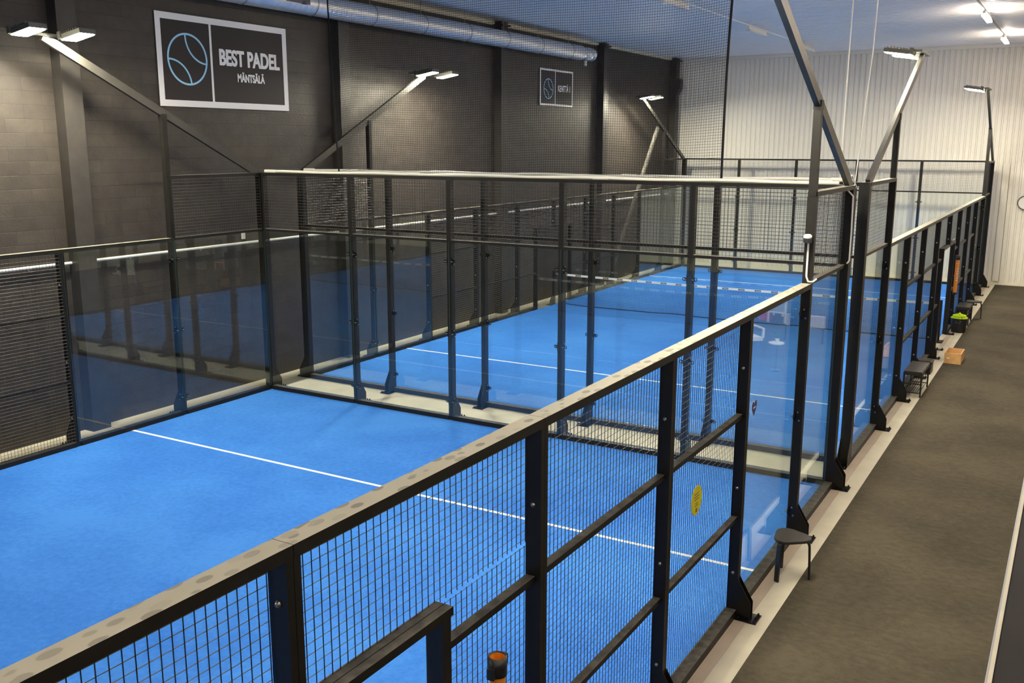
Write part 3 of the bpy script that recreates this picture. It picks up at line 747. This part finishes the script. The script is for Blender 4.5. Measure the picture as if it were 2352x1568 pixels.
for ring_, (rr_, cnt, zz) in enumerate(((.155, 14, .345), (.088, 8, .358), (.02, 1, .368), (.122, 11, .395), (.055, 5, .410), (.0, 1, .440))):
    for k in range(cnt):
        a = 2*PI*k/max(cnt,1) + ring_*.4
        cand.append((rr_*math.cos(a)+R.uniform(-.004,.004), rr_*math.sin(a)+R.uniform(-.004,.004), zz+R.uniform(-.004,.004)))
for c in cand:
    o = obj('ball', me_ball, None, None, (10.30+c[0], 12.55+c[1], c[2])); tag(o, 'yellow ball heaped in the dark grey bucket', 'ball', 'yellow balls in the bucket')
# ball holders
def ball_tube(x, y, z0, z1, label, sx=1):
    t = thing('ball_tube', label, 'ball tube', (x, y, z0), 0, 'orange ball tubes on the fence')
    h = z1-z0
    m = MB(); m.lathe([(.043,0),(.043,h)], 20, 0, caps=False); m.lathe([(.040,h),(.040,0)], 20, 0, caps=False); obj('tube', m, ORANGE, t)
    m = MB(); m.lathe([(.044,h-.10),(.052,h-.10),(.052,h+.004),(.041,h+.004),(.041,h-.10)], 20, 0, caps=False); m.box(-.02,.02,.050,.075,h-.07,h-.01); m.box(-.02,.02,-.075,-.050,h-.10,h-.04); obj('collar', m, BLACKP, t)
    m = MB(); m.lathe([(.041,0),(.050,0),(.050,.05),(.044,.05)], 20, 0, caps=False); obj('foot_ring', m, BLACKP, t)
    m = MB(); m.lathe([(.0436,h-.19),(.0436,h-.185)], 20, 0, caps=False)
    m2 = MB(); a0 = -1.15
    for k, wd in enumerate((.03,.022,.03,.018,.03,.026)):
        zc = h*.66-k*.055
        for j in range(2):
            a = a0 - .25 + j*.5
            vs = [( .0440*math.cos(a+q), .0440*math.sin(a+q), zc+dz) for q, dz in ((-.16,-wd/2),(.16,-wd/2),(.16,wd/2),(-.16,wd/2))]
            m2.add(vs, [(0,1,2,3)])
    m.v += []; obj('lettering', m2, SIGNW, t); obj('stripe', m, SIGNW, t)
ball_tube(10.165, -8.62, .95, 1.83, 'orange ball tube with black collar on the near court fence, bottom edge of view')
ball_tube(10.155, 12.42, .93, 1.86, 'orange ball tube with white lettering, by the far court entrance')
# stickers
m = MB(); n = 28
m.prism([(.13*math.cos(2*PI*k/n)-5.15, .13*math.sin(2*PI*k/n)+1.51) for k in range(n)], 'x', 10.009, 10.013, 0)
for k, (z, w) in enumerate(((1.57,.11),(1.545,.13),(1.52,.11),(1.485,.06),(1.465,.08))): m.box(10.0131, 10.0138, -5.15-w/2, -5.15+w/2, z-.004, z+.004, 1)
m.box(10.0131, 10.0138, -5.165, -5.135, 1.405, 1.44, 1)
tag(obj('round_sticker', m, [YELLOW, plain('dark print', (.12,.11,.03), .5)]), 'round yellow notice with small print on the foreground mesh fence', 'sticker')
m = MB(); hp = []
for k in range(36):
    a = 2*PI*k/36; hx = 16*math.sin(a)**3; hz = 13*math.cos(a)-5*math.cos(2*a)-2*math.cos(3*a)-math.cos(4*a)
    hp.append((hx/32*.17, hz/30*.17))
m.prism([(-3.54+a*1.12, 1.93+b*1.1) for a, b in hp][::-1], 'x', 10.0003, 10.0010, 1); m.prism([(-3.54+a, 1.93+b) for a, b in hp][::-1], 'x', 10.0011, 10.0018, 0)
m.box(10.0019, 10.0024, -3.58, -3.50, 1.925, 1.94, 1)
o = obj('heart_sticker', m, [NAVY, SIGNW]); o.location.x = .001; tag(o, 'navy heart sticker with white edge on the foreground glass panel', 'sticker')
# wall clock on the corrugated wall
t = thing('wall_clock', 'round pale wall clock on the corrugated wall at the right edge', 'clock', (11.03, BY-.002, 2.65))
m = MB(); ringm = MB()
for i in range(40):
    a, b = 2*PI*i/40, 2*PI*(i+1)/40
    ringm.prism([(.20*math.cos(a), .20*math.sin(a)), (.225*math.cos(a), .225*math.sin(a)), (.225*math.cos(b), .225*math.sin(b)), (.20*math.cos(b), .20*math.sin(b))], 'y', -.045, 0)
obj('rim', ringm, plain('dark bronze rim', (.06,.05,.03), .4), t)
m.prism([(.20*math.cos(2*PI*i/40), .20*math.sin(2*PI*i/40)) for i in range(40)], 'y', -.02, -.001); obj('face', m, WHITEF, t)
m = MB(); m.box(-.008, .008, -.03, -.021, 0, .12); m.box(0, .15, -.03, -.021, -.006, .006); obj('hand', m, BLACKP, t)
# narrow white cupboard profile on the back wall beside the far corner
m = MB(); m.box(10.32, 10.50, BY-.06, BY-.0005, .13, 3.85); m.box(10.40, 10.43, BY-.09, BY-.061, 3.0, 3.4)
tag(obj('wall_conduit_cover', m, CORR), 'tall pale cover panel on the corrugated wall behind the far corner post', 'panel')
# ------------------------------------------------------------------ lounge seen only as reflections in the glass
t = thing('side_table', 'small round white table in the lounge, mirrored in the foreground glass', 'table', (12.38, 6.2, .006))
m = MB(); m.lathe([(.165,.56),(.165,.58)], 28); obj('table_top', m, WHITEF, t)
m = MB(); m.lathe([(.12,0),(.12,.015),(.012,.03),(.012,.56)], 20); obj('base', m, BLACKP, t)
t = thing('potted_plant', 'small potted plant on the round lounge table', 'plant', (12.38, 6.2, .588))
m = MB(); m.lathe([(.03,0),(.045,.08),(.04,.08),(.028,.01)], 14); obj('pot', m, WHITEF, t)
m = MB()
for k in range(9):
    a = k*.7; m.tube([(0,0,.06), (.04*math.cos(a), .04*math.sin(a), .16), (.11*math.cos(a), .11*math.sin(a), .22+.02*(k % 3))], [.004,.010,.001], 4)
obj('leaves', m, LEAF, t)
t = thing('fire_extinguisher', 'red fire extinguisher in the lounge, mirrored in the foreground glass', 'fire extinguisher', (14.2, 11.8, .006))
m = MB(); m.lathe([(.14,0),(.15,.03),(.15,.5),(.11,.6),(.04,.64),(.04,.7)], 20); obj('cylinder', m, RED, t)
m = MB(); m.box(-.03,.10,-.02,.02,.70,.74); m.tube([(0,.04,.7),(0,.17,.62),(0,.18,.3)], .012, 8); obj('valve', m, BLACKP, t)
for x, y, w, l in ((14.05, 12.5, .30, 'white framed board standing in the lounge, mirrored in glass, left of two'), (13.82, 11.5, .5, 'white framed board standing in the lounge, mirrored in glass, right of two')):
    t = thing('framed_board', l, 'board', (x, y, .006), 0, 'white framed boards in the lounge')
    m = MB()
    for b in ((-w/2,-w/2+.04,-.02,.02,0,1.15),(w/2-.04,w/2,-.02,.02,0,1.15),(-w/2+.04,w/2-.04,-.02,.02,1.11,1.15),(-w/2+.04,w/2-.04,-.02,.02,.25,.29)): m.box(*b)
    obj('frame', m, WHITEF, t); m = MB(); m.box(-w/2+.04, w/2-.04, -.01, .01, .29, 1.11); obj('board', m, plain('grey board', (.35,.35,.4), .5), t)
t = thing('low_cabinet', 'low white cabinet in the lounge, mirrored in the foreground glass', 'cabinet', (12.60, 9.4, .006))
m = MB(); m.box(-.42, .42, -.06, .06, .36, .62); obj('body', m, plain('pale grey cabinet', (.42,.40,.42), .5), t)
for sx in (-.45, .45):
    m = MB(); m.box(sx*.9-.01, sx*.9+.01, -.05, .05, 0, .359); obj('leg', m, BLACKP, t)
def armchair(x, y, rz, label):
    t = thing('armchair', label, 'chair', (x, y, .006), rz, 'white lounge chairs')
    m = MB(); m.box(-.28, .28, -.28, .25, .36, .44); obj('seat', m, WHITEF, t)
    m = MB(); m.bar((-.0, -.30, .40), (0, -.40, .88), .52, .05, up=(0,1,0)); obj('backrest', m, WHITEF, t)
    for sx in (-1, 1):
        m = MB(); m.tube([(sx*.29, -.33, .60), (sx*.31, -.1, .62), (sx*.31, .2, .61), (sx*.29, .23, .42)], .022, 8); obj('armrest', m, WHITEF, t)
        for sy in (-.24, .22):
            m = MB(); m.tube([(sx*.22, sy, .36), (sx*.27, sy*1.15, 0)], .015, 8); obj('leg', m, ZINC, t)
armchair(13.35, 7.3, 2.4, 'white lounge chair beside the small round table, mirrored in glass')
armchair(13.9, 4.6, 1.2, 'white lounge chair farther along the walkway side, mirrored in glass')

# ------------------------------------------------------------------ world and render settings
w = bpy.data.worlds.new('world'); SC.world = w; w.use_nodes = True
w.node_tree.nodes['Background'].inputs[0].default_value = (.5,.5,.55,1); w.node_tree.nodes['Background'].inputs[1].default_value = .05
vs_ = SC.view_settings; vs_.view_transform = 'Standard'; vs_.look = 'None'; vs_.gamma = 1; vs_.exposure = 1.28; vs_.use_curve_mapping = False
cy_ = SC.cycles; cy_.max_bounces = 6; cy_.diffuse_bounces = 3; cy_.glossy_bounces = 4; cy_.transparent_max_bounces = 28; cy_.adaptive_threshold = .05
cy_.caustics_reflective = False; cy_.caustics_refractive = False; cy_.sample_clamp_indirect = 4; cy_.use_denoising = True
bpy.context.view_layer.update()
